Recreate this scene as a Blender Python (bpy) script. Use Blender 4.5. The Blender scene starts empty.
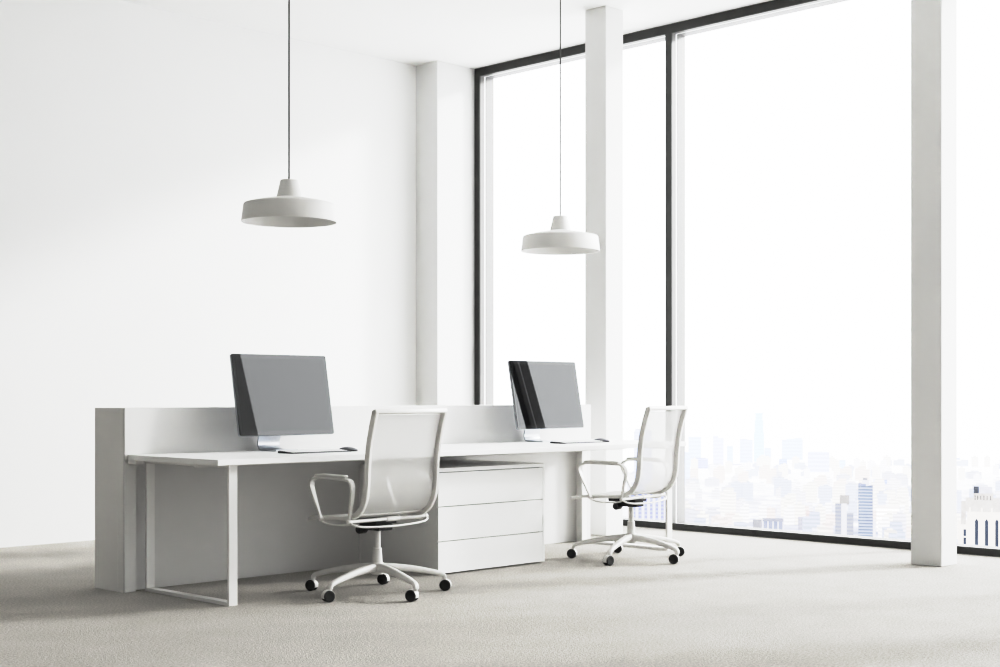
import bpy, bmesh, math, random
from mathutils import Vector, Matrix
random.seed(7)
scene = bpy.context.scene
COL = scene.collection
PI = math.pi

# ------------------------------------------------------------------ helpers
def tag(o, label=None, cat=None, group=None, kind=None):
    if label: o['label'] = label
    if cat: o['category'] = cat
    if group: o['group'] = group
    if kind: o['kind'] = kind
    return o

def empty(name, loc=(0, 0, 0), rz=0.0, label=None, cat=None, group=None, kind=None, parent=None):
    o = bpy.data.objects.new(name, None)
    COL.objects.link(o)
    o.empty_display_size = 0.05
    o.location = loc
    o.rotation_euler = (0, 0, rz)
    if parent: o.parent = parent
    return tag(o, label, cat, group, kind)

def copy_tree(o, parent=None):
    c = o.copy()
    COL.objects.link(c)
    c.parent = parent
    for ch in list(o.children):
        copy_tree(ch, c)
    return c

class MB:
    """collects shapes into one mesh"""
    def __init__(self):
        self.bm = bmesh.new()

    def box(self, x0, x1, y0, y1, z0, z1, bevel=0.0, seg=2, rot=None):
        bm = bmesh.new()
        bmesh.ops.create_cube(bm, size=1.0)
        for v in bm.verts:
            v.co = Vector(((x0 + x1) / 2 + v.co.x * (x1 - x0), (y0 + y1) / 2 + v.co.y * (y1 - y0), (z0 + z1) / 2 + v.co.z * (z1 - z0)))
        if bevel:
            bmesh.ops.bevel(bm, geom=bm.edges[:], offset=bevel, segments=seg, affect='EDGES', profile=0.5)
        if rot is not None:
            bmesh.ops.transform(bm, matrix=rot, verts=bm.verts)
        self._merge(bm)
        return self

    def _merge(self, bm):
        me = bpy.data.meshes.new('tmp')
        bm.to_mesh(me); bm.free()
        self.bm.from_mesh(me)
        bpy.data.meshes.remove(me)

    def lathe(self, prof, seg=48, center=(0, 0, 0), axis='Z', cap0=False, cap1=False):
        """prof: list of (r, h) along the axis"""
        bm = bmesh.new()
        rings = []
        for r, h in prof:
            ring = []
            for i in range(seg):
                a = 2 * PI * i / seg
                ring.append(bm.verts.new((r * math.cos(a), r * math.sin(a), h)))
            rings.append(ring)
        for k in range(len(rings) - 1):
            a, b = rings[k], rings[k + 1]
            for i in range(seg):
                j = (i + 1) % seg
                bm.faces.new((a[i], a[j], b[j], b[i]))
        if cap0: bm.faces.new(rings[0][::-1])
        if cap1: bm.faces.new(rings[-1])
        if axis == 'X':
            bmesh.ops.transform(bm, matrix=Matrix.Rotation(PI / 2, 4, 'Y'), verts=bm.verts)
        elif axis == 'Y':
            bmesh.ops.transform(bm, matrix=Matrix.Rotation(-PI / 2, 4, 'X'), verts=bm.verts)
        elif isinstance(axis, Matrix):
            bmesh.ops.transform(bm, matrix=axis, verts=bm.verts)
        bmesh.ops.translate(bm, vec=Vector(center), verts=bm.verts)
        bmesh.ops.recalc_face_normals(bm, faces=bm.faces)
        self._merge(bm)
        return self

    def tube(self, pts, r, seg=12, closed=False):
        return self.sweep(pts, None, [r] * len(pts) if not isinstance(r, (list, tuple)) else r, None, closed=closed, seg=seg)

    def sweep(self, pts, side, hw, hd, closed=False, seg=12, chamfer=0.3):
        """side given: flat bar, half width hw along side and half depth hd across; side None: round tube of radius hw"""
        pts = [Vector(p) for p in pts]
        n = len(pts)
        if not isinstance(hw, (list, tuple)): hw = [hw] * n
        if hd is not None and not isinstance(hd, (list, tuple)): hd = [hd] * n
        bm = bmesh.new()
        rings = []
        ref = None
        for i, p in enumerate(pts):
            if closed:
                t = (pts[(i + 1) % n] - pts[i - 1])
            elif i == 0:
                t = pts[1] - pts[0]
            elif i == n - 1:
                t = pts[-1] - pts[-2]
            else:
                t = (pts[i + 1] - pts[i]).normalized() + (pts[i] - pts[i - 1]).normalized()
            t = t.normalized()
            if side is None:
                if ref is None:
                    ref = Vector((0, 0, 1)) if abs(t.z) < 0.9 else Vector((1, 0, 0))
                s = (ref - t * ref.dot(t)).normalized()
                ref = s
                b = t.cross(s)
                ring = [bm.verts.new(p + (s * math.cos(2 * PI * k / seg) + b * math.sin(2 * PI * k / seg)) * hw[i]) for k in range(seg)]
            else:
                s = Vector(side)
                s = (s - t * s.dot(t)).normalized()
                b = t.cross(s).normalized()
                w, d = hw[i], hd[i]
                c = min(w, d) * chamfer
                co = [(w, d - c), (w - c, d), (-w + c, d), (-w, d - c), (-w, -d + c), (-w + c, -d), (w - c, -d), (w, -d + c)]
                # miter so bars keep their thickness at sharp corners
                k = 1.0
                if 0 < i < n - 1 or closed:
                    t0 = (pts[i] - pts[i - 1]).normalized()
                    k = 1.0 / max(0.5, t.dot(t0))
                ring = [bm.verts.new(p + s * a + b * q * k) for a, q in co]
            rings.append(ring)
        m = len(rings[0])
        for k in range(n if closed else n - 1):
            a, b = rings[k], rings[(k + 1) % n]
            for i in range(m):
                j = (i + 1) % m
                bm.faces.new((a[i], a[j], b[j], b[i]))
        if not closed:
            bm.faces.new(rings[0][::-1]); bm.faces.new(rings[-1])
        bmesh.ops.recalc_face_normals(bm, faces=bm.faces)
        self._merge(bm)
        return self

    def grid(self, rows):
        """rows: list of lists of points -> quad sheet"""
        bm = bmesh.new()
        vs = [[bm.verts.new(p) for p in r] for r in rows]
        for i in range(len(vs) - 1):
            for j in range(len(vs[0]) - 1):
                bm.faces.new((vs[i][j], vs[i][j + 1], vs[i + 1][j + 1], vs[i + 1][j]))
        self._merge(bm)
        return self

    def prism(self, outline, z0, z1, bevel=0.0, matrix=None):
        """outline in xy, extruded z0..z1"""
        bm = bmesh.new()
        a = [bm.verts.new((x, y, z0)) for x, y in outline]
        b = [bm.verts.new((x, y, z1)) for x, y in outline]
        n = len(a)
        bm.faces.new(a[::-1]); bm.faces.new(b)
        for i in range(n):
            j = (i + 1) % n
            bm.faces.new((a[i], a[j], b[j], b[i]))
        bmesh.ops.recalc_face_normals(bm, faces=bm.faces)
        if bevel:
            bmesh.ops.bevel(bm, geom=bm.edges[:], offset=bevel, segments=2, affect='EDGES', profile=0.5)
        if matrix is not None:
            bmesh.ops.transform(bm, matrix=matrix, verts=bm.verts)
        self._merge(bm)
        return self

    def build(self, name, mat, parent=None, smooth=20, loc=None):
        me = bpy.data.meshes.new(name)
        self.bm.to_mesh(me); self.bm.free()
        for p in me.polygons: p.use_smooth = bool(smooth)
        if smooth: me.set_sharp_from_angle(angle=math.radians(smooth))
        me.materials.append(mat)
        o = bpy.data.objects.new(name, me)
        COL.objects.link(o)
        if parent: o.parent = parent
        if loc: o.location = loc
        return o

def spline(pts, n=6):
    """catmull-rom through the points"""
    pts = [Vector(p) for p in pts]
    out = []
    for i in range(len(pts) - 1):
        p0 = pts[max(i - 1, 0)]; p1 = pts[i]; p2 = pts[i + 1]; p3 = pts[min(i + 2, len(pts) - 1)]
        for k in range(n):
            t = k / n
            out.append(0.5 * ((2 * p1) + (p2 - p0) * t + (2 * p0 - 5 * p1 + 4 * p2 - p3) * t * t + (3 * p1 - p0 - 3 * p2 + p3) * t ** 3))
    out.append(pts[-1])
    return out

def round_rect(w, h, r, n=6):
    out = []
    for cx, cy, a0 in ((w / 2 - r, h / 2 - r, 0), (-w / 2 + r, h / 2 - r, 90), (-w / 2 + r, -h / 2 + r, 180), (w / 2 - r, -h / 2 + r, 270)):
        for k in range(n + 1):
            a = math.radians(a0 + 90 * k / n)
            out.append((cx + r * math.cos(a), cy + r * math.sin(a)))
    return out

# ------------------------------------------------------------------ materials
def mat(name, color, rough=0.5, metal=0.0, spec=0.5, noise=0.0, nscale=40.0, bump=0.0, bscale=200.0):
    m = bpy.data.materials.new(name); m.use_nodes = True
    nt = m.node_tree; N = nt.nodes; L = nt.links
    b = N['Principled BSDF']
    b.inputs['Base Color'].default_value = (*color, 1)
    b.inputs['Roughness'].default_value = rough
    b.inputs['Metallic'].default_value = metal
    b.inputs['Specular IOR Level'].default_value = spec
    tc = N.new('ShaderNodeTexCoord')
    if noise:
        nz = N.new('ShaderNodeTexNoise'); nz.inputs['Scale'].default_value = nscale; nz.inputs['Detail'].default_value = 4
        L.new(tc.outputs['Object'], nz.inputs['Vector'])
        rp = N.new('ShaderNodeValToRGB')
        rp.color_ramp.elements[0].position = 0.3; rp.color_ramp.elements[1].position = 0.7
        rp.color_ramp.elements[0].color = (*[c * (1 - noise) for c in color], 1)
        rp.color_ramp.elements[1].color = (*[min(1, c * (1 + noise)) for c in color], 1)
        L.new(nz.outputs['Fac'], rp.inputs['Fac'])
        L.new(rp.outputs['Color'], b.inputs['Base Color'])
    if bump:
        n2 = N.new('ShaderNodeTexNoise'); n2.inputs['Scale'].default_value = bscale
        L.new(tc.outputs['Object'], n2.inputs['Vector'])
        bp = N.new('ShaderNodeBump'); bp.inputs['Strength'].default_value = bump; bp.inputs['Distance'].default_value = 0.002
        L.new(n2.outputs['Fac'], bp.inputs['Height'])
        L.new(bp.outputs['Normal'], b.inputs['Normal'])
    return m

M = {}
# the picture's tone curve: scene light -> shown light (highlights roll off, darks deepen)
CURVE = [(0, 0), (.05, .018), (.12, .058), (.25, .145), (.40, .31), (.55, .50), (.75, .70), (1.0, .81), (1.4, .885), (2.0, .94), (3.0, .985), (4.0, 1.0)]
def untone(c):
    c = max(0.0, min(1.0, c))
    for (x0, y0), (x1, y1) in zip(CURVE, CURVE[1:]):
        if c <= y1: return x0 + (x1 - x0) * (c - y0) / (y1 - y0)
    return 4.0
M['wall'] = mat('white_plaster', (0.86, 0.86, 0.855), 0.75, noise=0.006, nscale=3, bump=0.04, bscale=60)
M['wall_grey'] = mat('grey_plaster', (0.68, 0.672, 0.66), 0.8, noise=0.01, nscale=3)
M['ceiling'] = mat('white_ceiling_paint', (0.88, 0.88, 0.875), 0.8, noise=0.004, nscale=3)
M['column'] = mat('white_column_paint', (0.74, 0.74, 0.735), 0.7, noise=0.005, nscale=3)
M['frame_dark'] = mat('dark_grey_window_frame', (0.062, 0.062, 0.06), 0.55, noise=0.03, nscale=20)
M['frame_skylit'] = mat('skylit_window_frame', (0.22, 0.217, 0.213), 0.45, noise=0.02, nscale=20)  # frame sides lightened: sky light on dark metal, put into the colour
M['pane_glow'] = mat('white_pane_glow', (0.9, 0.9, 0.9), 0.4, noise=0.01)  # white strip paints in the bright glow along the pane edge
M['gasket'] = mat('black_gasket', (0.03, 0.03, 0.03), 0.7, noise=0.02)
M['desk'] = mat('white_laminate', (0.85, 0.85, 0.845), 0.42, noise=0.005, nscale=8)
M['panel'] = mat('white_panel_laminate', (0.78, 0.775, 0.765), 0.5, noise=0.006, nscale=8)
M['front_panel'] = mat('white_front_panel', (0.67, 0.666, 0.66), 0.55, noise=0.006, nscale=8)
M['steel'] = mat('white_powder_coat', (0.78, 0.775, 0.765), 0.4, noise=0.005, nscale=30)
M['chair'] = mat('white_chair_enamel', (0.74, 0.735, 0.72), 0.35, noise=0.005, nscale=30)
M['pad'] = mat('white_arm_pad', (0.66, 0.655, 0.64), 0.5, noise=0.005, nscale=30)
M['black'] = mat('black_plastic', (0.022, 0.022, 0.022), 0.5, noise=0.05, nscale=60)
M['tyre'] = mat('black_caster_rubber', (0.03, 0.03, 0.03), 0.6, noise=0.05, nscale=60)
M['lamp'] = mat('white_lamp_enamel', (0.74, 0.735, 0.725), 0.5, noise=0.004, nscale=20)
M['cord'] = mat('grey_cord', (0.12, 0.12, 0.115), 0.6, noise=0.03, nscale=80)
M['alu'] = mat('brushed_aluminium', (0.50, 0.515, 0.54), 0.28, metal=1.0, noise=0.02, nscale=60)
M['key'] = mat('white_keycap', (0.82, 0.82, 0.82), 0.45, noise=0.004, nscale=60)
M['kb_plate'] = mat('grey_keyboard_plate', (0.13, 0.132, 0.135), 0.5, noise=0.01, nscale=60)
M['mouse_top'] = mat('silver_grey_mouse', (0.16, 0.165, 0.175), 0.45, noise=0.01, nscale=60)
M['mouse_base'] = mat('dark_mouse_base', (0.04, 0.04, 0.045), 0.4, noise=0.02, nscale=60)

def screen_mat(name, base, ior):
    m = mat(name, base, 0.015, noise=0.02, nscale=30)
    b = m.node_tree.nodes['Principled BSDF']
    b.inputs['IOR'].default_value = ior
    return m
M['glass_bezel'] = screen_mat('black_glass_bezel', (0.022, 0.023, 0.024), 1.69)
M['glass_display'] = screen_mat('black_glass_display', (0.008, 0.008, 0.009), 1.69)

def carpet():
    m = bpy.data.materials.new('pale_loop_carpet'); m.use_nodes = True
    nt = m.node_tree; N = nt.nodes; L = nt.links
    b = N['Principled BSDF']; b.inputs['Roughness'].default_value = 0.95; b.inputs['Specular IOR Level'].default_value = 0.1
    tc = N.new('ShaderNodeTexCoord')
    mp = N.new('ShaderNodeMapping'); mp.inputs['Scale'].default_value = (1.0, 1.0, 1.0)
    L.new(tc.outputs['Object'], mp.inputs['Vector'])
    v = N.new('ShaderNodeTexVoronoi'); v.inputs['Scale'].default_value = 170
    L.new(mp.outputs['Vector'], v.inputs['Vector'])
    n1 = N.new('ShaderNodeTexNoise'); n1.inputs['Scale'].default_value = 90; n1.inputs['Detail'].default_value = 5; n1.inputs['Roughness'].default_value = 0.7
    L.new(mp.outputs['Vector'], n1.inputs['Vector'])
    n2 = N.new('ShaderNodeTexNoise'); n2.inputs['Scale'].default_value = 4.0; n2.inputs['Detail'].default_value = 3
    L.new(mp.outputs['Vector'], n2.inputs['Vector'])
    rp = N.new('ShaderNodeValToRGB')
    rp.color_ramp.elements[0].position = 0.32; rp.color_ramp.elements[0].color = (0.30, 0.289, 0.272, 1)
    rp.color_ramp.elements[1].position = 0.68; rp.color_ramp.elements[1].color = (0.60, 0.582, 0.556, 1)
    L.new(n1.outputs['Fac'], rp.inputs['Fac'])
    rp2 = N.new('ShaderNodeValToRGB')
    rp2.color_ramp.elements[0].position = 0.35; rp2.color_ramp.elements[0].color = (0.94, 0.94, 0.935, 1)
    rp2.color_ramp.elements[1].position = 0.65; rp2.color_ramp.elements[1].color = (1, 1, 1, 1)
    L.new(n2.outputs['Fac'], rp2.inputs['Fac'])
    mx = N.new('ShaderNodeMix'); mx.data_type = 'RGBA'; mx.blend_type = 'MULTIPLY'; mx.inputs[0].default_value = 1.0
    L.new(rp.outputs['Color'], mx.inputs[6]); L.new(rp2.outputs['Color'], mx.inputs[7])
    L.new(mx.outputs[2], b.inputs['Base Color'])
    bp = N.new('ShaderNodeBump'); bp.inputs['Strength'].default_value = 0.4; bp.inputs['Distance'].default_value = 0.004
    L.new(v.outputs['Distance'], bp.inputs['Height']); L.new(bp.outputs['Normal'], b.inputs['Normal'])
    return m
M['carpet'] = carpet()

def pane_mat():
    m = bpy.data.materials.new('clear_window_glass'); m.use_nodes = True
    nt = m.node_tree; N = nt.nodes; L = nt.links
    N.remove(N['Principled BSDF'])
    out = N['Material Output']
    tr = N.new('ShaderNodeBsdfTransparent'); tr.inputs['Color'].default_value = (0.985, 0.99, 0.99, 1)
    gl = N.new('ShaderNodeBsdfGlossy'); gl.inputs['Roughness'].default_value = 0.0
    fr = N.new('ShaderNodeLayerWeight'); fr.inputs['Blend'].default_value = 0.5
    pw = N.new('ShaderNodeMath'); pw.operation = 'POWER'; pw.inputs[1].default_value = 5.0
    L.new(fr.outputs['Facing'], pw.inputs[0])
    ma = N.new('ShaderNodeMath'); ma.operation = 'MULTIPLY_ADD'; ma.inputs[1].default_value = 0.9; ma.inputs[2].default_value = 0.02
    L.new(pw.outputs[0], ma.inputs[0])
    mx = N.new('ShaderNodeMixShader')
    L.new(ma.outputs[0], mx.inputs['Fac']); L.new(tr.outputs[0], mx.inputs[1]); L.new(gl.outputs[0], mx.inputs[2])
    L.new(mx.outputs[0], out.inputs['Surface'])
    return m
M['pane'] = pane_mat()

def mesh_fabric():
    """open woven chair mesh: white threads with small see-through holes"""
    m = bpy.data.materials.new('white_chair_mesh'); m.use_nodes = True
    nt = m.node_tree; N = nt.nodes; L = nt.links
    b = N['Principled BSDF']; out = N['Material Output']
    b.inputs['Base Color'].default_value = (0.66, 0.657, 0.65, 1); b.inputs['Roughness'].default_value = 0.6
    tl = N.new('ShaderNodeBsdfTranslucent'); tl.inputs['Color'].default_value = (0.66, 0.657, 0.65, 1)
    tr = N.new('ShaderNodeBsdfTransparent')
    m1 = N.new('ShaderNodeMixShader'); m1.inputs['Fac'].default_value = 0.35
    L.new(b.outputs[0], m1.inputs[1]); L.new(tl.outputs[0], m1.inputs[2])
    tc = N.new('ShaderNodeTexCoord')
    facs = []
    for ax, rot in (('X', 0), ('Z', 0)):
        w = N.new('ShaderNodeTexWave'); w.wave_type = 'BANDS'; w.bands_direction = ax
        w.inputs['Scale'].default_value = 95
        L.new(tc.outputs['Object'], w.inputs['Vector']); facs.append(w)
    mul = N.new('ShaderNodeMath'); mul.operation = 'MULTIPLY'
    L.new(facs[0].outputs['Fac'], mul.inputs[0]); L.new(facs[1].outputs['Fac'], mul.inputs[1])
    mr = N.new('ShaderNodeMapRange'); mr.inputs['From Min'].default_value = 0.0; mr.inputs['From Max'].default_value = 1.0
    mr.inputs['To Min'].default_value = 0.12; mr.inputs['To Max'].default_value = 0.42
    L.new(mul.outputs[0], mr.inputs['Value'])
    m2 = N.new('ShaderNodeMixShader')
    L.new(mr.outputs[0], m2.inputs['Fac']); L.new(m1.outputs[0], m2.inputs[1]); L.new(tr.outputs[0], m2.inputs[2])
    L.new(m2.outputs[0], out.inputs['Surface'])
    return m
M['mesh'] = mesh_fabric()

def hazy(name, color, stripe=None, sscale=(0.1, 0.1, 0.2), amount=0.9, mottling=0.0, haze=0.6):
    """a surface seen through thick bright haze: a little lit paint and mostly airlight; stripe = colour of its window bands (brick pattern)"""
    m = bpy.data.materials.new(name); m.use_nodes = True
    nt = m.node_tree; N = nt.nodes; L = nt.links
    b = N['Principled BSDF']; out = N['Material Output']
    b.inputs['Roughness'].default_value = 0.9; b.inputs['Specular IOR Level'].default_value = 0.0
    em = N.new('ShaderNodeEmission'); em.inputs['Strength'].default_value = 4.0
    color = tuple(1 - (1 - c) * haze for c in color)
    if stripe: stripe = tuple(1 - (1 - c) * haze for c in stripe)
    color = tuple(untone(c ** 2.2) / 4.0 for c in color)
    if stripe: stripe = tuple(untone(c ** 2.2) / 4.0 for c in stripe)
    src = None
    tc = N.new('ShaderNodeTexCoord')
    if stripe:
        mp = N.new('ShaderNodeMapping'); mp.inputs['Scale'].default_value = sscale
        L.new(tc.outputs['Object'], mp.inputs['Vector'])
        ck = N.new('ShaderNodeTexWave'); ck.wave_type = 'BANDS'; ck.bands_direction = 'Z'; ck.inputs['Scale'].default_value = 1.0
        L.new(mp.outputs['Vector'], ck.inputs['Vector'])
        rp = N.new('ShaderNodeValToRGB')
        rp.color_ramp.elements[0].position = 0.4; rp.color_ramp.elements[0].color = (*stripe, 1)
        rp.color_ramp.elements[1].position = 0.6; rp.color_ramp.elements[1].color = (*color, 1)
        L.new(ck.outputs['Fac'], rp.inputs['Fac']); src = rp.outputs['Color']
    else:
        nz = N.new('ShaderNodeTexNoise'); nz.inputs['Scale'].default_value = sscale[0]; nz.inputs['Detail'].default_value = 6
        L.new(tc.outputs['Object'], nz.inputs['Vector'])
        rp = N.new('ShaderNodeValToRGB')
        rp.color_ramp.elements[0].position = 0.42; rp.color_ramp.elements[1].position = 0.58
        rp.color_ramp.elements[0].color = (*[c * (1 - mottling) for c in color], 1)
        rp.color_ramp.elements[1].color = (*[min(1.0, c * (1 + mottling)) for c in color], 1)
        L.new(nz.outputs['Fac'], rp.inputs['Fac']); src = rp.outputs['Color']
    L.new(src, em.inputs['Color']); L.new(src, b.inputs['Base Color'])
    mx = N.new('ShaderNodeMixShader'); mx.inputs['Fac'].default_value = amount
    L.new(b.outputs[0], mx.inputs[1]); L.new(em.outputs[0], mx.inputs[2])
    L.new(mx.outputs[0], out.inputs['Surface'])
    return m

# ------------------------------------------------------------------ camera
H = 1.077; FPX = 1418.0; HOR = 394.5
TH = math.atan2(1400.0, FPX)                       # heading of the lens, from +X towards +Y
cam = bpy.data.cameras.new('camera'); co = bpy.data.objects.new('camera', cam); COL.objects.link(co)
co.location = (0, 0, H); co.rotation_euler = (PI / 2, 0, TH - PI / 2)
cam.sensor_width = 36.0; cam.lens = FPX / 1000 * 36.0
cam.shift_y = (HOR - 333.5) / 1000.0; cam.shift_x = 0.0009
cam.clip_end = 20000; cam.clip_start = 0.05
scene.camera = co

# ------------------------------------------------------------------ room
YW = 9.5; XW = 9.015; ZC = 4.035; XR = -4.0; YF = -4.7
S = dict(kind='structure')
def struct(name, mb, m, label, cat, smooth=0):
    return tag(mb.build(name, m, None, smooth), label, cat, None, 'structure')

struct('floor', MB().box(XR - .2, 9.2, YF - .2, YW + .2, -.2, 0), M['carpet'], 'pale beige textured carpet floor of the whole office', 'floor')
struct('ceiling', MB().box(XR - .2, 9.25, YF - .2, YW + .2, ZC, ZC + .25), M['ceiling'], 'plain white ceiling above the office', 'ceiling')
struct('wall_left', MB().box(XR - .2, 9.2, YW, YW + .2, 0, ZC), M['wall'], 'large plain white wall behind the desk', 'wall')
struct('wall_rear', MB().box(XR - .2, XR, YF, YW, 0, ZC), M['wall_grey'], 'plain grey wall opposite the windows', 'wall')
struct('wall_front', MB().box(XR, 9.2, YF - .2, YF, 0, ZC), M['wall'], 'plain white wall opposite the desk wall', 'wall')
WY0 = 7.0 - 5 * 2.24 - .005
struct('wall_right', MB().box(XW, 9.2, YF, WY0, 0, ZC), M['wall'], 'plain white wall beside the last window bay', 'wall')
struct('trim_1', MB().box(8.556, 9.2, 9.215, YW, 0, ZC, 0.003), M['column'], 'white corner pier between the left wall and the first window', 'pier', 20)
for k, (yc) in enumerate((7.105, 4.365, 1.625, -1.115, -3.855)):
    lab = ['square white column standing behind the second desk seat', 'square white column by the window at the right, nearest the camera in view', 'square white column by the third window bay', 'square white column by the fifth window bay', 'square white column by the last window bay'][k]
    struct('column', MB().box(8.238, 8.444, yc - .112, yc + .1, 0, ZC, 0.006), M['column'], lab, 'column', 20)

# window bays: dark inner frame, body and outer frame paled to paint in sky light, painted pane-glow strip, black gasket, glass pane
edges = [9.215] + [7.0 - 2.24 * k for k in range(6)]
wl = ['tall window bay in the far corner, behind the monitors', 'tall wide window bay between the two columns, with hazy city view',
      'tall window bay to the right of the near column', 'tall fourth window bay from the corner pier', 'tall fifth window bay from the corner pier', 'tall window bay farthest from the corner pier']
for k in range(6):
    y1, y0 = edges[k], edges[k + 1]
    a1 = .065 if k == 0 else .03
    a0 = .065 if k == 5 else .03
    w = empty('window_%d' % (k + 1), (XW, (y0 + y1) / 2, 0), 0, wl[k], 'window', None, 'structure')
    ox, oy = XW, (y0 + y1) / 2
    def fr(x0, x1, t1, t0, zb, zt):
        mb = MB()
        X0, X1 = x0 - ox, x1 - ox
        mb.box(X0, X1, y1 - t1 - oy, y1 - oy, 0, ZC)
        mb.box(X0, X1, y0 - oy, y0 + t0 - oy, 0, ZC)
        mb.box(X0, X1, y0 + t0 - oy, y1 - t1 - oy, 0, zb)
        mb.box(X0, X1, y0 + t0 - oy, y1 - t1 - oy, zt, ZC)
        return mb
    fr(XW, XW + .012, a1, a0, .05, 3.962).build('inner_frame', M['frame_dark'], w, 0)
    fr(XW + .012, XW + .062, a1 - .003, a0 - .003, .047, 3.965).build('frame_body', M['frame_skylit'], w, 0)
    fr(XW + .062, XW + .079, a1 - .002, a0 - .002, .048, 3.964).build('pane_glow_strip', M['pane_glow'], w, 0)
    fr(XW + .079, XW + .085, a1 - .001, a0 - .001, .049, 3.963).build('gasket', M['gasket'], w, 0)
    fr(XW + .085, XW + .185, a1 - .003, a0 - .003, .047, 3.965).build('outer_frame', M['frame_skylit'], w, 0)
    MB().box(.068, .074, y0 + a0 - oy - .004, y1 - a1 - oy + .004, .045, 3.967).build('pane', M['pane'], w, 0)

# ------------------------------------------------------------------ partition behind the desk
p = empty('desk_partition', (4.043, 7.01, 0), 0, 'long low white partition standing along the back of the desk', 'partition')
PX1 = 7.892 - 4.043
MB().box(0, PX1, -.095, .15, 0, 1.0035).box(0, PX1, -.152, -.095, .7205, 1.0035).box(.0005, .074, -.147, -.095, 0, .7205).box(PX1 - .085, PX1, -.147, -.095, 0, .7205).build('core', M['panel'], p)
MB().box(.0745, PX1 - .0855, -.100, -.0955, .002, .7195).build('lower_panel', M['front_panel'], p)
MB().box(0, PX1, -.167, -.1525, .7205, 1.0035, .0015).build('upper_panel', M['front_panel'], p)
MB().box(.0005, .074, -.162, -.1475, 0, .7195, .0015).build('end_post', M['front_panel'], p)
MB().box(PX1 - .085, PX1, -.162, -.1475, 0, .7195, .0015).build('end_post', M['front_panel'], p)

# ------------------------------------------------------------------ desk
d = empty('desk', (4.06, 6.46, 0), 0, 'long white desk with steel loop legs carrying both monitors', 'desk')
MB().box(0, 3.85, -.475, .382, .72, .75, .002).build('tabletop', M['desk'], d)
for xo in (.105, 3.712):
    yf, yr, zt, zb = -.410, .371, .711, .009
    path = [(xo + .026, yf, zb), (xo + .026, yr, zb), (xo + .026, yr, zt), (xo + .026, yf, zt)]
    MB().sweep(path, (1, 0, 0), .026, .009, closed=True, chamfer=.15).build('leg', M['steel'], d, 30)
MB().box(0, .05, .30, .382, .70, .7195, .001).build('bracket', M['steel'], d)
MB().box(.16, 3.71, -.05, -.01, .69, .7195, .001).build('cross_rail', M['steel'], d)

# ------------------------------------------------------------------ drawer cabinet
c = empty('drawer_cabinet', (5.745, 6.18, 0), 0, 'white three-drawer cabinet on the carpet under the desk', 'cabinet')
CW, CD, C0, C1 = .93, .718, .008, .637
mb = MB()
mb.box(0, .016, .018, CD, C0, C1 - .024)
mb.box(CW - .016, CW, 0, CD, C0, C1 - .024)
mb.box(0, CW, 0, CD, C1 - .0235, C1, .001)
mb.box(.016, CW - .016, .018, CD, C0, C0 + .018)
mb.build('carcass', M['desk'], c, 0)
MB().box(-.003, CW + .003, CD + .0005, CD + .012, C0, C1 - .006, .001).build('back_panel', M['desk'], c)
MB().box(.05, CW - .05, .05, CD - .03, 0, C0 - .0005).build('plinth', M['black'], c)
MB().box(.0165, CW - .0165, .03, .05, C0 + .02, C1 - .0245).build('inner_front', M['black'], c)
zs = [(.4085, .6095), (.2015, .4045), (.0085, .1975)]
for z0, z1 in zs:
    MB().box(0, CW - .018, 0, .0175, z0, z1, .0012).build('drawer', M['desk'], c)

# ------------------------------------------------------------------ monitors, keyboards, mice
TILT = math.atan2(.085, .466)
def make_monitor():
    r = empty('monitor', (0, 0, 0))
    W, Hh = .674, .474
    # local: x right, screen faces -y, base of the stand on z=0 ; bottom edge of the screen at z .090, y -.06
    T = Matrix.Translation((0, -.165, .092)) @ Matrix.Rotation(PI / 2 - TILT, 4, 'X') @ Matrix.Translation((0, Hh / 2, 0))
    MB().prism(round_rect(W, Hh, .012), -.016, -.0005, .003, T).build('housing', M['alu'], r, 0)
    g = MB().prism(round_rect(W - .003, Hh - .003, .0105), -.0003, .003, .0008, T).build('glass_front', M['glass_bezel'], r, 0)
    MB().prism(round_rect(W - .048, Hh - .052, .002), .0031, .0036, 0, T).build('display', M['glass_display'], g, 0)
    # stand: a bent aluminium sheet, neck dropping behind the screen and turning forward into the foot
    path = spline([(0, -.052, .30), (0, -.010, .20), (0, .014, .095), (0, .025, .045), (0, .014, .012), (0, -.02, .0045), (0, -.07, .0045), (0, -.155, .0045)], 8)
    MB().sweep(path, (1, 0, 0), .078, .0042, chamfer=.3).build('stand', M['alu'], r, 40)
    MB().box(-.05, .05, -.09, -.045, .24, .34, .004, rot=None).build('hinge', M['alu'], r)
    return r
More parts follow.
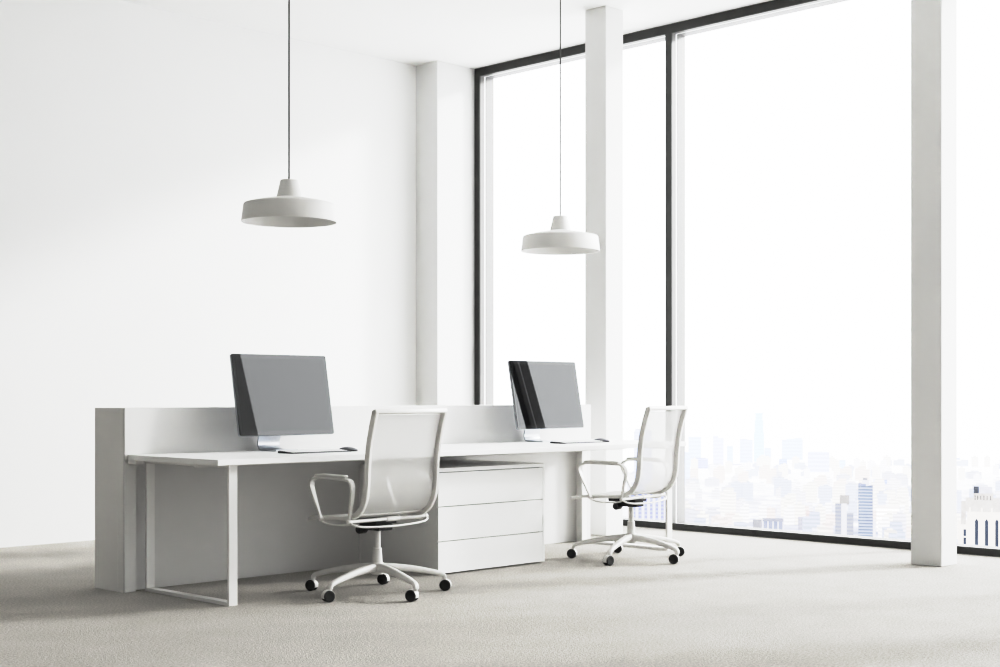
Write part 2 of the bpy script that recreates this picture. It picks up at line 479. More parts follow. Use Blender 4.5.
def make_keyboard():
    r = empty('keyboard', (0, 0, 0))
    W, D = .41, .140
    prof = [(-D / 2, 0), (D / 2, 0), (D / 2, .011), (D / 2 - .012, .0125), (-D / 2, .0042)]
    Mx = Matrix(((0, 0, 1, 0), (1, 0, 0, 0), (0, 1, 0, 0), (0, 0, 0, 1)))
    MB().prism([(y, z - (.0018 if z > 0 else 0)) for y, z in prof], -W / 2, W / 2, .0004, Mx).build('case', M['mouse_base'], r)  # dark case colour paints in the shade on the keyboard's end face
    MB().prism([(-D / 2 - .001, .0003), (-D / 2 + .002, .0003), (-D / 2 + .004, .0024), (D / 2 - .012, .0108), (D / 2, .0094), (D / 2, .011), (D / 2 - .012, .0125), (-D / 2 - .001, .0042)], -W / 2, W / 2, .0003, Mx).build('top_plate', M['kb_plate'], r)
    rows = [(.050, 17, .012), (.0275, 17, .019), (.0045, 17, .019), (-.0185, 17, .019), (-.0415, 17, .019)]
    slope = (.0125 - .0042) / (D - .012)
    for y, n, dp in rows:
        for i in range(17):
            if y < -.04 and 5 <= i <= 8:
                if i > 5: continue
                x0, x1 = -W / 2 + .009 + i * .0232, -W / 2 + .009 + (i + 4) * .0232 - .004
            else:
                x0 = -W / 2 + .009 + i * .0232; x1 = x0 + .0187
            z = .0042 + slope * (y + D / 2)
            MB().box(x0, x1, y - dp / 2, y + dp / 2, z, z + .0032, .0008, 1).build('key', M['key'], r)
    return r
def make_mouse():
    r = empty('computer_mouse', (0, 0, 0))
    # plan teardrop, hump towards the far end
    rows, rows2 = [], []
    n = 18
    for i in range(n + 1):
        t = i / n
        y = -.070 + .140 * t
        hw = .038 * math.sqrt(max(0.0, 1 - abs(2 * t - 1) ** 3.2)) + .0005
        hh = .006 + .027 * math.sin(PI * min(1, t ** .8)) ** .8 * (.45 + .55 * t)
        if i in (0, n): hh = .0065
        rows.append([(hw * math.cos(PI * j / 12), y, .0065 + (hh - .006) * math.sin(PI * j / 12) ** .75) for j in range(13)])
    MB().grid(rows).build('shell', M['mouse_top'], r, 60)
    out = [(rr[0][0] * .99, rr[0][1]) for rr in rows] + [(rr[-1][0] * .99, rr[-1][1]) for rr in rows[::-1]]
    MB().prism(out, .0, .0095, 0).build('base', M['mouse_base'], r, 60)
    return r
ZD = .7502
mon = make_monitor(); kb = make_keyboard(); ms = make_mouse()
for i, xm in enumerate((4.957, 7.200)):
    o = mon if i == 0 else copy_tree(mon)
    o.location = (xm, 6.765, ZD)
    tag(o, ['slim grey-screened monitor with a dark wedge at its edge, farther from the windows',
            'slim monitor with black band reflected in its glass, at the window end of the desk'][i], 'monitor', 'monitors on the desk')
    k = kb if i == 0 else copy_tree(kb)
    k.location = (xm + .006, 6.362, ZD)
    tag(k, ['thin white keyboard in front of the dark monitor left of the drawer cabinet', 'thin white keyboard in front of the monitor by the windows'][i], 'keyboard', 'keyboards on the desk')
    m = ms if i == 0 else copy_tree(ms)
    m.location = (xm + .258, 6.375, ZD)
    tag(m, ['grey computer mouse beside the chair with its back to us, left half of the desk', 'grey computer mouse near the chair at the window end of the desk'][i], 'mouse', 'mice on the desk')

# ------------------------------------------------------------------ office chair
RAIL = [(y + .028, z) for y, z in [(-.298, .990), (-.272, .909), (-.249, .816), (-.234, .70), (-.228, .60), (-.215, .530), (-.183, .474), (-.130, .438), (-.06, .424), (.05, .420), (.15, .417), (.235, .412), (.297, .400)]]
def make_chair():
    r = empty('office_chair', (0, 0, 0))
    sp = spline([(0, y, z) for y, z in RAIL], 6)
    n = len(sp)
    hd = []
    for q in sp:
        t = min(1, max(0, (q.y + .19) / .22))
        hd.append(.0185 * (1 - t) + .0095 * t)
    for s in (-1, 1):
        pts = []
        for q in sp:
            inn = 0.0
            if q.y > .228: inn = .03 * ((q.y - .228) / .085) ** 2
            pts.append((s * (.2425 - inn), q.y, q.z))
        MB().sweep(pts, (1, 0, 0), .0105, hd, chamfer=.35).build('side_rail', M['chair'], r, 40)
    q0 = sp[0]
    tb = MB().box(-.253, .253, -.0165, .0165, -.012, .013, .005)
    o = tb.build('top_rail', M['chair'], r, 40); o.location = (0, q0.y, q0.z - .002); o.rotation_euler = (math.radians(-16), 0, 0)
    # back and seat fabric, stretched between the rails
    def sheet(i0, i1, off):
        rows = []
        for i in range(i0, i1):
            q = sp[i]
            t = (sp[min(i + 1, n - 1)] - sp[max(i - 1, 0)]).normalized()
            nrm = Vector((0, -t.z, t.y))            # towards the sitter / up
            if nrm.y < 0 and nrm.z < 0: nrm = -nrm
            inn = .03 * ((q.y - .228) / .085) ** 2 if q.y > .228 else 0
            row = []
            for j in range(13):
                x = (-1 + 2 * j / 12) * (.234 - inn)
                sag = -.006 * (1 - (x / .234) ** 2)
                row.append(Vector((x, q.y, q.z)) + nrm * (off + sag))
            rows.append(row)
        return rows
    k = 8 * 6
    MB().grid(sheet(2, k - 6, .008)).build('backrest', M['mesh'], r, 60)
    st = MB().grid(sheet(k - 7, n, .006)).build('seat', M['pad'], r, 60)
    sd = st.modifiers.new('thick', 'SOLIDIFY'); sd.thickness = .008; sd.offset = 0
    MB().tube([(-.217, .320, .401), (0, .325, .399), (.217, .320, .401)], .0085).build('front_rail', M['chair'], r, 40)
    # arms
    for s in (-1, 1):
        X = .27
        arm = spline([(s * X, -.090, .411), (s * X, -.100, .475), (s * X, -.117, .555), (s * X, -.118, .590), (s * X, -.106, .615), (s * X, -.081, .628), (s * X, .015, .632),
                      (s * X, .125, .634), (s * X, .172, .633), (s * X, .203, .626), (s * X, .222, .611), (s * X, .228, .588), (s * X, .219, .562), (s * X, .195, .513), (s * X, .145, .415)], 6)
        m_ = len(arm)
        hw = [.0075 + .0095 * min(1, max(0, (q.z - .43) / .16)) for q in arm]
        a = MB().sweep(arm, (1, 0, 0), hw, .0065, chamfer=.4).build('armrest', M['chair'], r, 40)
        pp = [(s * X, -.070, .641), (s * X, -.055, .6445), (s * X, .145, .646), (s * X, .175, .645), (s * X, .192, .641)]
        MB().sweep(pp, (1, 0, 0), [.014, .021, .021, .018, .012], [.004, .0085, .0085, .0075, .004], chamfer=.6).build('arm_pad', M['pad'], a, 50)
        for (jy, jz) in ((-.090, .410), (.145, .412)):
            MB().lathe([(.0, -.012), (.0105, -.012), (.012, -.009), (.012, .009), (.0105, .012), (0, .012)], 20, (s * X, jy, jz), 'X').build('arm_joint', M['chair'], a, 40)
        rod = spline([(s * X, .145, .412), (s * (X - .002), .131, .397), (s * (X - .004), .09, .388), (s * (X - .008), .005, .386), (s * (X - .014), -.065, .392), (s * (X - .02), -.09, .405)], 6)
        MB().tube(rod, .005, 10).build('side_rod', M['chair'], a, 60)
    MB().tube([(-.27, -.090, .410), (0, -.090, .410), (.27, -.090, .410)], .0095, 16).lathe([(0, -.045), (.0125, -.045), (.0135, -.042), (.0135, .042), (.0125, .045), (0, .045)], 20, (.03, -.090, .410), 'X').build('rear_crossbar', M['chair'], r, 40)
    MB().tube([(-.27, .145, .411), (.27, .145, .411)], .0085, 12).build('front_crossbar', M['chair'], r, 40)
    bow = spline([(-.27, -.090, .407), (-.258, -.117, .392), (-.19, -.140, .381), (0, -.155, .377), (.19, -.143, .385), (.258, -.117, .396), (.27, -.090, .407)], 8)
    MB().tube(bow, .0058, 12).build('rear_rod', M['chair'], r, 60)
    # tilt mechanism
    mb = MB()
    mb.prism([(-.075, -.075), (.075, -.075), (.09, .0), (.09, .12), (-.09, .12), (-.09, .0)], .380, .402, .004)
    mb.prism([(-.05, -.07), (.05, -.07), (.055, .09), (-.055, .09)], .345, .3795, .006)
    mb.build('tilt_mechanism', M['black'], r, 40)
    MB().lathe([(0, 0), (.020, 0), (.024, .006), (.024, .05), (.02, .056), (0, .056)], 24, (-.075, .075, .347), 'X').lathe([(0, 0), (.007, 0), (.007, .06), (0, .06)], 12, (-.04, .075, .355), 'X').build('tension_knob', M['black'], r, 40)
    # column
    MB().lathe([(.0, .165), (.0275, .165), (.0265, .20), (.0235, .247), (.0195, .249), (0, .249)], 32).build('column_sleeve', M['chair'], r, 40)
    MB().lathe([(.0175, .2485), (.0175, .345), (0, .345)], 28).build('gas_lift', M['chair'], r, 40)
    # base
    MB().lathe([(0, .105), (.03, .105), (.037, .115), (.037, .158), (.031, .170), (0, .172)], 32).build('base_hub', M['chair'], r, 40)
    for i in range(5):
        az = math.radians(45.5 + 72 * i)
        dr = Vector((math.cos(az), math.sin(az), 0)); sd_ = Vector((-math.sin(az), math.cos(az), 0))
        path = spline([dr * a + Vector((0, 0, z)) for a, z in ((.02, .143), (.10, .139), (.20, .127), (.30, .108), (.361, .092), (.376, .080), (.378, .066))], 5)
        q = len(path)
        hw = [.0215 - .0085 * j / (q - 1) for j in range(q)]
        hdp = [.023 - .0125 * min(1, j / (q - 8)) for j in range(q)]
        lg = MB().sweep(path, sd_, hw, hdp, chamfer=.5).build('leg', M['chair'], r, 45)
        # caster: two black wheels either side of a white hood, at the swivel angle seen in the photo
        ax = math.radians([205, 200, 255, 200, 222][i])
        axle = Vector((math.cos(ax), math.sin(ax), 0)); fwd = Vector((-math.sin(ax), math.cos(ax), 0))
        cc = dr * .378 + fwd * [.008, -.010, -.012, -.024, .005][i] + Vector((0, 0, .031))
        R = Matrix((( axle.x, fwd.x, 0, 0), (axle.y, fwd.y, 0, 0), (0, 0, 1, 0), (0, 0, 0, 1)))
        Rz = Matrix.Translation(cc) @ R @ Matrix.Rotation(PI / 2, 4, 'Y')
        ct = MB()
        # hood: thick arc of 215 degrees round the wheel tops
        rows = []
        a0, a1 = math.radians(-20), math.radians(200)
        hood = []
        prof = [(-.014, .033), (.014, .033), (.016, .0315), (.016, .024), (-.016, .024), (-.016, .0315), (-.014, .033)]
        for u, rr in prof:
            row = []
            for j in range(25):
                t = a0 + (a1 - a0) * j / 24
                row.append(cc + axle * u + fwd * (rr * math.cos(t)) + Vector((0, 0, rr * math.sin(t))))
            hood.append(row)
        ct.grid(hood)
        ct.tube([dr * .378 + Vector((0, 0, .080)), dr * .378 + Vector((0, 0, .055))], .008, 12)
        cst = ct.build('caster', M['chair'], r, 40)
        for s in (-1, 1):
            ctr = cc + axle * s * .0145
            MB().lathe([(0, -.0085), (.021, -.0085), (.0285, -.007), (.031, -.003), (.031, .003), (.0285, .007), (.021, .0085), (.018, .0075), (0, .0075)], 32, ctr,
                       R @ Matrix.Rotation(PI / 2, 4, 'Y')).build('wheel', M['tyre'], cst, 40)
    return r
ch = make_chair()
ch.location = (4.996, 5.858, 0)
ch2 = copy_tree(ch)
ch2.location = (7.21, 5.905, 0); ch2.rotation_euler = (0, 0, math.radians(9))
tag(ch, 'white mesh office chair on casters in front of the drawer cabinet', 'chair', 'office chairs at the desk')
tag(ch2, 'white mesh office chair on casters at the window end of the desk, turned slightly', 'chair', 'office chairs at the desk')

# ------------------------------------------------------------------ pendant lamps
def make_lamp():
    r = empty('pendant_lamp', (0, 0, 0))
    R = .2665
    outer = [(R, 0), (R + .0005, .004), (.2545, .096), (.2525, .101), (.248, .104), (.19, .118), (.12, .131), (.075, .139), (.065, .142)]
    inner = [(.062, .137), (.12, .126), (.19, .113), (.246, .099), (.2495, .095), (R - .004, .002), (R, 0)]
    MB().lathe(outer + inner, 96).build('lamp_shade', M['lamp'], r, 40)
    MB().lathe([(.0, .137), (.0705, .137), (.0700, .145), (.0495, .233), (.0475, .2365), (.044, .238), (0, .241)], 48).build('lamp_cap', M['lamp'], r, 40)
    MB().tube([(0, 0, .238), (0, 0, 1.0), (0, 0, ZC - 2.047 - .02)], .0050, 10).build('cord', M['cord'], r, 60)
    MB().lathe([(0, 0), (.045, 0), (.05, .006), (.05, .0195), (0, .0195)], 32, (0, 0, ZC - 2.047 - .02)).build('ceiling_rose', M['lamp'], r, 40)
    return r
lp = make_lamp(); lp.location = (4.850, 6.45, 2.047)
lp2 = copy_tree(lp); lp2.location = (7.123, 6.45, 2.047)
tag(lp, 'white domed pendant lamp hanging in front of the plain wall', 'lamp', 'pendant lamps over the desk')
tag(lp2, 'white domed pendant lamp hanging in front of the window and far column', 'lamp', 'pendant lamps over the desk')

# ------------------------------------------------------------------ the hazy city below
GZ = -200.0; K = 1.68
fw = Vector((math.cos(TH), math.sin(TH), 0)); rt = Vector((math.sin(TH), -math.cos(TH), 0))
def spot(u, D):
    """ground point in the direction of u at distance D ahead"""
    D = D * K
    p_ = fw * D + rt * ((u - 499.1) / FPX * D)
    return p_
def top_z(v, D):
    return H - (v - HOR) / FPX * D * K
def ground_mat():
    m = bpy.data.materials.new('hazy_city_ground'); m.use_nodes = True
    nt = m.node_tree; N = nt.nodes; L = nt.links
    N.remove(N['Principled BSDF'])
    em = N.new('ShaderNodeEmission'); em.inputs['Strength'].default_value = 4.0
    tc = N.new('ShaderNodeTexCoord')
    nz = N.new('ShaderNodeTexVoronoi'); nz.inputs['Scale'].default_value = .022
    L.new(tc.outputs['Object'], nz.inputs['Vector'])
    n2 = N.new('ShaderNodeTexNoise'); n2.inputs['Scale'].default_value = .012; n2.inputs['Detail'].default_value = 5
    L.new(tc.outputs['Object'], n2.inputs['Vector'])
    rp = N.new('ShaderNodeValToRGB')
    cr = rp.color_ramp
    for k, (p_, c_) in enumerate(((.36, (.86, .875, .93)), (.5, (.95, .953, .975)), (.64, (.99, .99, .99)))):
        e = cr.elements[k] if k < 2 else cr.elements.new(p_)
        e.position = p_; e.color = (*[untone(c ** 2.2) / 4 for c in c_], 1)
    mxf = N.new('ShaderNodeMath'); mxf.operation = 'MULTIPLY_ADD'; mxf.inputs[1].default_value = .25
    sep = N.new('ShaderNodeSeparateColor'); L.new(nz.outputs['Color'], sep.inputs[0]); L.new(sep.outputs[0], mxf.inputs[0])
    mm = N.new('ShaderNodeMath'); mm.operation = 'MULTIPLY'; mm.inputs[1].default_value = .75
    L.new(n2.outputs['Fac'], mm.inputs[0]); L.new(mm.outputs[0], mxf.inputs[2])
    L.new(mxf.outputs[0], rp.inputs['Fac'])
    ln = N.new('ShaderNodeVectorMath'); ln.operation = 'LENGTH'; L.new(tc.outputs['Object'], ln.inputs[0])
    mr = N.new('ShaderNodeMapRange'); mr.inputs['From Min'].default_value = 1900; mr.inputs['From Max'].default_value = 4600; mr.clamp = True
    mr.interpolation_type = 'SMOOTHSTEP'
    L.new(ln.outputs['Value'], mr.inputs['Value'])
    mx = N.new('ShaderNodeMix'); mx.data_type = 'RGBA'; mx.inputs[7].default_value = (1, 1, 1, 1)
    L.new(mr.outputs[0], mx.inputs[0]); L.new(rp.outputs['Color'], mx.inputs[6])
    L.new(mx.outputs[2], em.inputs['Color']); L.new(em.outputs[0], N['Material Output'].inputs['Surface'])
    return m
gm = ground_mat()
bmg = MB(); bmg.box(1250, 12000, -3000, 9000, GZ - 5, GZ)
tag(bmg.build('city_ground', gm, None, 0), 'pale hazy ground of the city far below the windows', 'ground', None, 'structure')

cache = {}
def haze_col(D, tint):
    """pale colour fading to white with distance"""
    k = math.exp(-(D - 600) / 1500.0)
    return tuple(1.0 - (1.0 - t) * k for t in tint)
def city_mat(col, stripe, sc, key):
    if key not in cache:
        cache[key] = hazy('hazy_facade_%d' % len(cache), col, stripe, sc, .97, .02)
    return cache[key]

def tower(name, u0, u1, v, D, col, stripe, label, cat='building', depth=None, tiers=None, group=None, sc=(0, 0, .05), crown=None):
    uc = (u0 + u1) / 2
    w = (u1 - u0) / FPX * D * K
    dp = depth or w
    c_ = spot(uc, D)
    zt = top_z(v, D)
    h_ = zt - GZ
    az = math.atan2(c_.y, c_.x)
    mb = MB()
    if tiers is None: tiers = [(1.0, 0.0, 1.0)]
    # tiers: (width factor, offset factor, height factor)
    z0 = 0
    for wf, of, hf in tiers:
        hw = w * wf / 2; o_ = w * of
        mb.box(-dp * wf / 2, dp * wf / 2, -hw - o_, hw - o_, z0, h_ * hf)
        z0 = h_ * hf
    o = mb.build(name, city_mat(col, stripe, sc, (col, stripe, sc)), None, 0)
    o.location = (c_.x, c_.y, GZ); o.rotation_euler = (0, 0, az)
    return tag(o, label, cat, group)

PALE = (.90, .925, .985)
# distant skyline silhouettes
sk = [
    (684, 690, 452, 'tower_block', 'very faint slab tower beside the window mullion', [(1, 0, 1)]),
    (688.5, 701, 437, 'office_tower', 'faint square-topped tower nearest the mullion on the skyline', [(1, 0, 1)]),
    (713, 723.5, 436, 'office_tower', 'faint tower with a stepped right shoulder left of the tallest one', [(1, 0, .93), (.5, -.25, 1)]),
    (727, 733, 446, 'office_tower', 'faint narrow tower left of the tallest one', [(1, 0, 1)]),
    (740, 752.5, 439, 'office_tower', 'faint broad tower touching the left side of the tallest tower', [(1, 0, .96), (.6, -.2, 1)]),
    (754, 764, 413, 'skyscraper', 'tallest faint tapering skyscraper on the hazy skyline', [(1, 0, .6), (.85, 0, .85), (.7, 0, .985), (.9, 0, 1)]),
    (764.5, 771, 448, 'office_tower', 'faint short tower touching the right side of the tallest tower', [(1, 0, 1)]),
    (782, 802.5, 438, 'office_tower', 'faint wide tower stepping up to its right on the skyline', [(1, 0, .90), (.75, .1, .96), (.35, .3, 1)]),
    (808, 829, 452, 'office_tower', 'faint broad flat-topped tower right of the stepped one', [(1, 0, .97), (.86, 0, 1)]),
    (839.5, 845.5, 460, 'office_tower', 'faint slim tower above the blue striped tower', [(1, 0, 1)]),
    (845.5, 850, 469, 'office_tower', 'faint low tower beside the slim one', [(1, 0, 1)]),
]
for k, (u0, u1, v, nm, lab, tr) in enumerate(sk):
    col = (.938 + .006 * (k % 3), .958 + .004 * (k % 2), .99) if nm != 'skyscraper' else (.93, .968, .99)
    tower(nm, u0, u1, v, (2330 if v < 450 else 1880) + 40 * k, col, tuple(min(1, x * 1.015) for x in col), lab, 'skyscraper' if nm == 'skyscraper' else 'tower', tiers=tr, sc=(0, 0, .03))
# middle distance
md = [
    (692, 708, 458, 2300, (.885, .90, .955), 'apartment_tower', 'pale grey-blue block in the haze below the mullion-side tower', [(1, 0, .94), (.7, 0, 1)]),
    (729, 742, 464, 2400, (.93, .935, .965), 'apartment_tower', 'pale block in the haze below and left of the tallest skyscraper', [(1, 0, .95), (.6, 0, 1)]),
    (753, 764, 472, 2200, (.87, .90, .96), 'apartment_tower', 'pale bluish block directly below the tallest skyscraper', [(1, 0, 1)]),
    (779, 787, 459, 2350, (.875, .905, .965), 'apartment_tower', 'slim bluish block below the stepped tower', [(1, 0, .97), (.75, 0, 1)]),
    (790, 808, 465, 2450, (.91, .92, .965), 'apartment_tower', 'wide pale block below the stepped tower', [(1, 0, 1)]),
    (819, 830, 478, 2100, (.89, .905, .955), 'apartment_tower', 'small greyish block below the broad flat-topped tower', [(1, 0, 1)]),
    (736, 747, 495, 1700, (.83, .86, .94), 'apartment_tower', 'small blue-grey pointed block low in the window', [(1, 0, .93), (.6, .1, .97), (.3, .15, 1)]),
    (874, 900, 480, 1900, (.82, .86, .945), 'apartment_tower', 'pale blue stepped dome-like block beside the near column', [(1, 0, .90), (.8, -.02, .95), (.52, -.08, .985), (.2, -.12, 1)]),
    (884, 909, 496, 1500, (.96, .96, .975), 'apartment_tower', 'whitish wide block low beside the near column', [(1, 0, 1)]),
    (877, 899, 506, 1250, (.96, .955, .955), 'apartment_tower', 'whitish speckled block low in front of the dome-like block', [(1, 0, 1)]),
    (806, 812.5, 511, 1350, (.90, .86, .86), 'apartment_tower', 'small pinkish block low in the wide window', [(1, 0, 1)]),
    (798, 805, 517, 1250, (.80, .80, .85), 'apartment_tower', 'small grey block beside the pinkish one', [(1, 0, 1)]),
    (634, 642, 429, 1600, (.91, .92, .95), 'apartment_tower', 'pale tall block seen left of the turned chair', [(1, 0, .97), (.7, 0, 1)]),
    (643, 652, 430, 1650, (.93, .935, .965), 'apartment_tower', 'pale tall block seen partly behind the turned chair back', [(1, 0, 1)]),
    (955, 960, 458, 2600, (.90, .92, .97), 'apartment_tower', 'faint bluish block right beside the near column', [(1, 0, 1)]),
]
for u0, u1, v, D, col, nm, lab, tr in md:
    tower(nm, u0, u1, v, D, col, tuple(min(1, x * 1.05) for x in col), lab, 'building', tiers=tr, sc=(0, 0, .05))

# the blue striped tower and its grey neighbour
def placed(name, u, D, label, cat):
    c_ = spot(u, D)
    return empty(name, (c_.x, c_.y, GZ), math.atan2(c_.y, c_.x), label, cat)
def wy(u0, u1, uc, D):                                # local sideways extent (left is +y)
    return ((uc - u1) / FPX * D * K, (uc - u0) / FPX * D * K)
D = 1150.0
t = placed('striped_tower', 865.5, D, 'blue-grey striped high-rise tower standing out in the wide window', 'tower')
def part(name, u0, u1, v0, v1, uc, D, m, parent, x0=0, dp=22):
    a, b = wy(u0, u1, uc, D)
    z1 = top_z(v0, D) - GZ; z0 = 0 if v1 is None else top_z(v1, D) - GZ
    return MB().box(x0, x0 + dp, a, b, z0, z1).build(name, m, parent, 0)
mt = hazy('hazy_blue_tower', (.87, .89, .935), (.67, .715, .82), (0, 0, .075), .99, 0, .9)
mt2 = hazy('hazy_blue_tower_side', (.68, .73, .86), None, (.1, .1, .1), .97, .05)
mt3 = hazy('hazy_pale_stone', (.93, .93, .95), None, (.1, .1, .1), .97, .03)
mt4 = hazy('hazy_grey_stone', (.73, .73, .77), None, (.1, .1, .1), .97, .06)
mtw = hazy('hazy_window_blue', (.36, .40, .50), None, (.1, .1, .1), .99, .05, 1.0)
part('shaft', 858.3, 872.8, 486, None, 865.5, D, mt, t)
part('shaft_top', 858.3, 866, 484, 486.1, 865.5, D, mt2, t)
part('crown', 862, 869, 480.5, 486, 865.5, D, mt3, t, 4, 12)
part('roof_plant', 862.8, 867.5, 478.3, 480.6, 865.5, D, mt4, t, 6, 8)
part('podium', 872.5, 875.3, 520, None, 865.5, D, mt3, t, 2, 18)
D = 1180.0
t = placed('stepped_block', 845, D, 'grey stepped block just left of the blue striped tower', 'building')
mg = hazy('hazy_grey_block', (.78, .79, .84), (.70, .73, .81), (0, 0, .06), .985)
part('upper_block', 839.8, 849.3, 496, 505, 845, D, hazy('hazy_beige', (.78, .77, .77), None, (.1, .1, .1), .97, .02), t, 6, 14)
part('west_block', 835.3, 841.5, 504.5, None, 845, D, mg, t, 3, 18)
part('centre_block', 841.5, 846.6, 504, None, 845, D, mt3, t, 1, 20)
part('east_block', 846.6, 853.3, 514, None, 845, D, mg, t, 2, 18)
# low colonnaded building with blue bays
D = 1250.0
t = placed('colonnaded_building', 772, D, 'low pale building with blue bays at the sill of the wide window', 'building')
part('body', 762.5, 783.3, 520.5, None, 772, D, hazy('hazy_blue_bays', (.66, .70, .82), None, (.1, .1, .1), .97, .05), t, 3, 25)
part('cornice', 762.5, 783.4, 519.6, 521.6, 772, D, hazy('hazy_cornice', (.72, .73, .80), None, (.1, .1, .1), .97, .03), t, 1, 28)
for u in (763, 768, 773, 778, 783):
    part('pier', u - .5, u + .6, 521.7, None, 772, D, mt3, t, 0, 3.2)
part('side_wing', 753, 762, 521, None, 772, D, mt4, t, 4, 20)
# building with blue vertical strips behind the turned chair
D = 1150.0
t = placed('finned_building', 648, D, 'white finned building with blue window strips behind the turned chair', 'building')
part('body', 630, 668, 494, None, 648, D, hazy('hazy_fin_blue', (.68, .72, .88), (.80, .83, .94), (0, 0, .06), .985), t, 3, 40)
for u in (630, 637, 643, 648.6, 654, 659.5, 665):
    part('fin', u - 1.2, u + 1.2, 493.6, None, 648, D, mt3, t, 0, 3.2)
# crowned stone building at the right
D = 520.0
t = placed('stone_tower', 985, D, 'cream stone tower with tall dark arched windows right of the near column', 'tower')
ms_ = hazy('hazy_cream_stone', (.955, .945, .935), None, (.12, .12, .12), .96, .025)
ms2 = hazy('hazy_cream_shade', (.88, .87, .865), None, (.25, .25, .25), .96, .12)
part('body', 968, 1040, 512, None, 985, D, ms_, t, 2, 30)
part('parapet', 966.5, 1041, 501.5, 512.2, 985, D, hazy('hazy_parapet', (.90, .89, .885), None, (.3, .3, .3), .96, .06), t, 1.5, 31)
part('west_wing', 959, 968, 525, None, 985, D, ms_, t, 5, 26)
part('west_turret', 962, 966.5, 504, 525.5, 985, D, ms2, t, 4, 20)
part('roof_house', 974, 993, 494.5, 501.6, 985, D, ms2, t, 8, 12)
part('roof_screen', 979.5, 992, 488.5, 494.6, 985, D, hazy('hazy_roof_screen', (.91, .91, .93), None, (.3, .3, .3), .96, .08), t, 10, 8)
part('water_tank', 974, 979.2, 487.8, 494.6, 985, D, hazy('hazy_tank', (.50, .52, .57), None, (.3, .3, .3), .99, .15, 1.0), t, 9, 4)
for u in (970.6, 981.9, 991.4, 1001.5):
    part('buttress', u - .9, u + .9, 508, None, 985, D, ms_, t, .6, 2)
for u in (977, 986.5, 996.2, 1006):
    a, b = wy(u - 1.6, u + 1.6, 985, D)
    z0 = 0; z1 = top_z(521.5, D) - GZ; zp = top_z(519, D) - GZ
    Mx = Matrix(((0, 0, 1, 0), (1, 0, 0, 0), (0, 1, 0, 0), (0, 0, 0, 1)))
    MB().prism([(a, z0), (b, z0), (b, z1), ((a + b) / 2, zp), (a, z1)], 1.7, 2.1, 0, Mx).build('arched_window', mtw, t, 0)
for v0, v1 in ((530.5, 537.5), (538.8, 546)):
    part('window', 964.3, 967, v0, v1, 985, D, mtw, t, 4.7, .6)
for u in (975.5, 978, 981, 984, 987, 990.3):
    part('vent', u - .5, u + .5, 496.5, 501, 985, D, hazy('hazy_vent', (.66, .65, .66), None, (.3, .3, .3), .99, .1, 1.0), t, 7.6, .5)

# low roofs between, nothing to tell them apart at this distance
tints = [(.89, .91, .955), (.94, .94, .96), (.90, .905, .94), (.965, .96, .955), (.87, .89, .945), (.955, .935, .93), (.975, .975, .985)]
meshes = []
for k in range(24):
    D0 = [850, 1050, 1250, 1500, 1800, 2150][k // 4]
    w = random.uniform(8, 19) * (1 + D0 / 4000); dp = random.uniform(9, 18)
    h_ = [random.uniform(28, 58), random.uniform(22, 40), random.uniform(16, 34), random.uniform(14, 36), random.uniform(12, 34), random.uniform(10, 30)][k // 4]
    mb = MB(); mb.box(-dp / 2, dp / 2, -w / 2, w / 2, 0, h_)
    mb.box(-dp * .2, dp * .25, -w * random.uniform(.1, .3), w * random.uniform(.05, .3), h_, h_ + random.uniform(2, 5))
    if k % 3 == 0: mb.box(-dp * .3, dp * .5, -w * .5, w * .05, h_, h_ * 1.2)
    t_ = tints[(k * 3) % 7]
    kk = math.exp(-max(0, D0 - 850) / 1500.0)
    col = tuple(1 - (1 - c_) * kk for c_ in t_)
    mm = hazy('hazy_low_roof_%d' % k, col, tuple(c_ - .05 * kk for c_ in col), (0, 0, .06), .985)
    o = mb.build('low_rise_building', mm, None, 0)
    meshes.append((D0, o))
used = set()
bands = [850, 1050, 1250, 1500, 1800, 2150]
taken = []
for o in bpy.data.objects:
    if o.get('category') in ('building', 'tower', 'skyscraper'):
        rr = 12.0
        for q in [o] + list(o.children):
            if q.type == 'MESH':
                rr = max([rr] + [math.hypot(v.co.x, v.co.y) for v in q.data.vertices])
        taken.append((o.location.x, o.location.y, rr))
count = 0; tries = 0
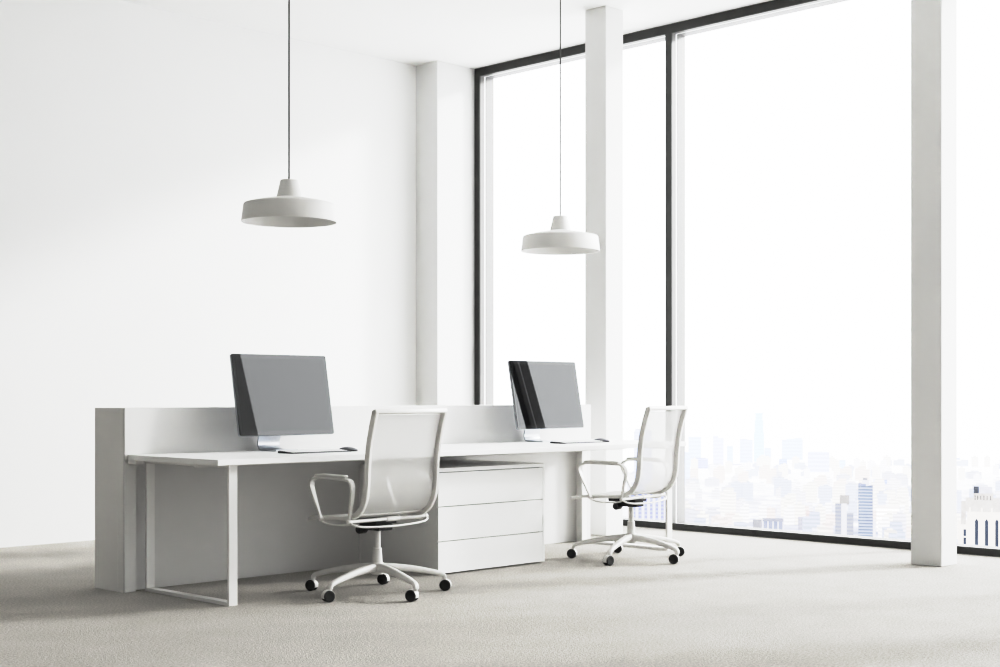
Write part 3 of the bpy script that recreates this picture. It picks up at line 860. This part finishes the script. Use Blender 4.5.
while count < 280 and tries < 40000:
    tries += 1
    D0 = random.choice(bands)
    D = D0 * random.uniform(.92, 1.12)
    r_ = random.random()
    u = random.uniform(684, 910) if r_ < .76 else (random.uniform(955, 1003) if r_ < .88 else random.uniform(622, 666))
    pr = random.choice([o for d0, o in meshes if d0 == D0])
    rad = max(math.hypot(v.co.x, v.co.y) for v in pr.data.vertices)
    c_ = spot(u, D)
    if any(math.hypot(c_.x - a, c_.y - b) < rad + r2 for a, b, r2 in taken): continue
    if (832 < u < 879 or 748 < u < 789) and D < 1320: continue
    if u > 955 and D < 1000: continue
    taken.append((c_.x, c_.y, rad)); count += 1
    if pr.name in used:
        o = pr.copy(); COL.objects.link(o)
    else:
        o = pr; used.add(pr.name)
    o.location = (c_.x, c_.y, GZ + 0.0); o.rotation_euler = (0, 0, math.atan2(c_.y, c_.x) + random.uniform(-.5, .5))
    tag(o, 'small pale low-rise building in the hazy city below', 'building', 'hazy low-rise buildings below the skyline')
for d0, o in meshes:
    if o.name not in used: bpy.data.objects.remove(o)

# ------------------------------------------------------------------ light
SUN_AZ, SUN_EL = math.radians(-25.0), math.radians(22.6)
sdir = Vector((math.cos(SUN_EL) * math.cos(SUN_AZ), math.cos(SUN_EL) * math.sin(SUN_AZ), math.sin(SUN_EL)))
sun = bpy.data.lights.new('sun', 'SUN'); sun.energy = 3.5; sun.angle = math.radians(8); sun.color = (1.0, .99, .98)
so = bpy.data.objects.new('sun', sun); COL.objects.link(so)
so.rotation_euler = (-sdir).to_track_quat('-Z', 'Y').to_euler()

w = bpy.data.worlds.new('bright_overcast_sky'); scene.world = w; w.use_nodes = True
nt = w.node_tree; N = nt.nodes; L = nt.links
bg = N['Background']
geo = N.new('ShaderNodeTexCoord')
dot = N.new('ShaderNodeVectorMath'); dot.operation = 'DOT_PRODUCT'; dot.inputs[1].default_value = sdir
L.new(geo.outputs['Generated'], dot.inputs[0])
mr = N.new('ShaderNodeMapRange'); mr.inputs['From Min'].default_value = .75; mr.inputs['From Max'].default_value = 1.0
mr.inputs['To Min'].default_value = 4.3; mr.inputs['To Max'].default_value = 6.8; mr.clamp = True
L.new(dot.outputs['Value'], mr.inputs['Value'])
bg.inputs['Color'].default_value = (.985, .992, 1.0, 1)
L.new(mr.outputs[0], bg.inputs['Strength'])

scene.view_settings.view_transform = 'Standard'
scene.view_settings.look = 'None'
scene.view_settings.exposure = 0.0
scene.view_settings.use_curve_mapping = True
cm = scene.view_settings.curve_mapping
cm.white_level = (4.0, 4.0, 4.0)
cm.use_clip = False
cv = cm.curves[3]
for x, y in CURVE[1:-1]:
    cv.points.new(x / 4.0, y)
cv.points[0].location = (0, 0); cv.points[-1].location = (1, 1)
cm.update()
scene.cycles.max_bounces = 12
scene.cycles.diffuse_bounces = 8
scene.cycles.transparent_max_bounces = 24
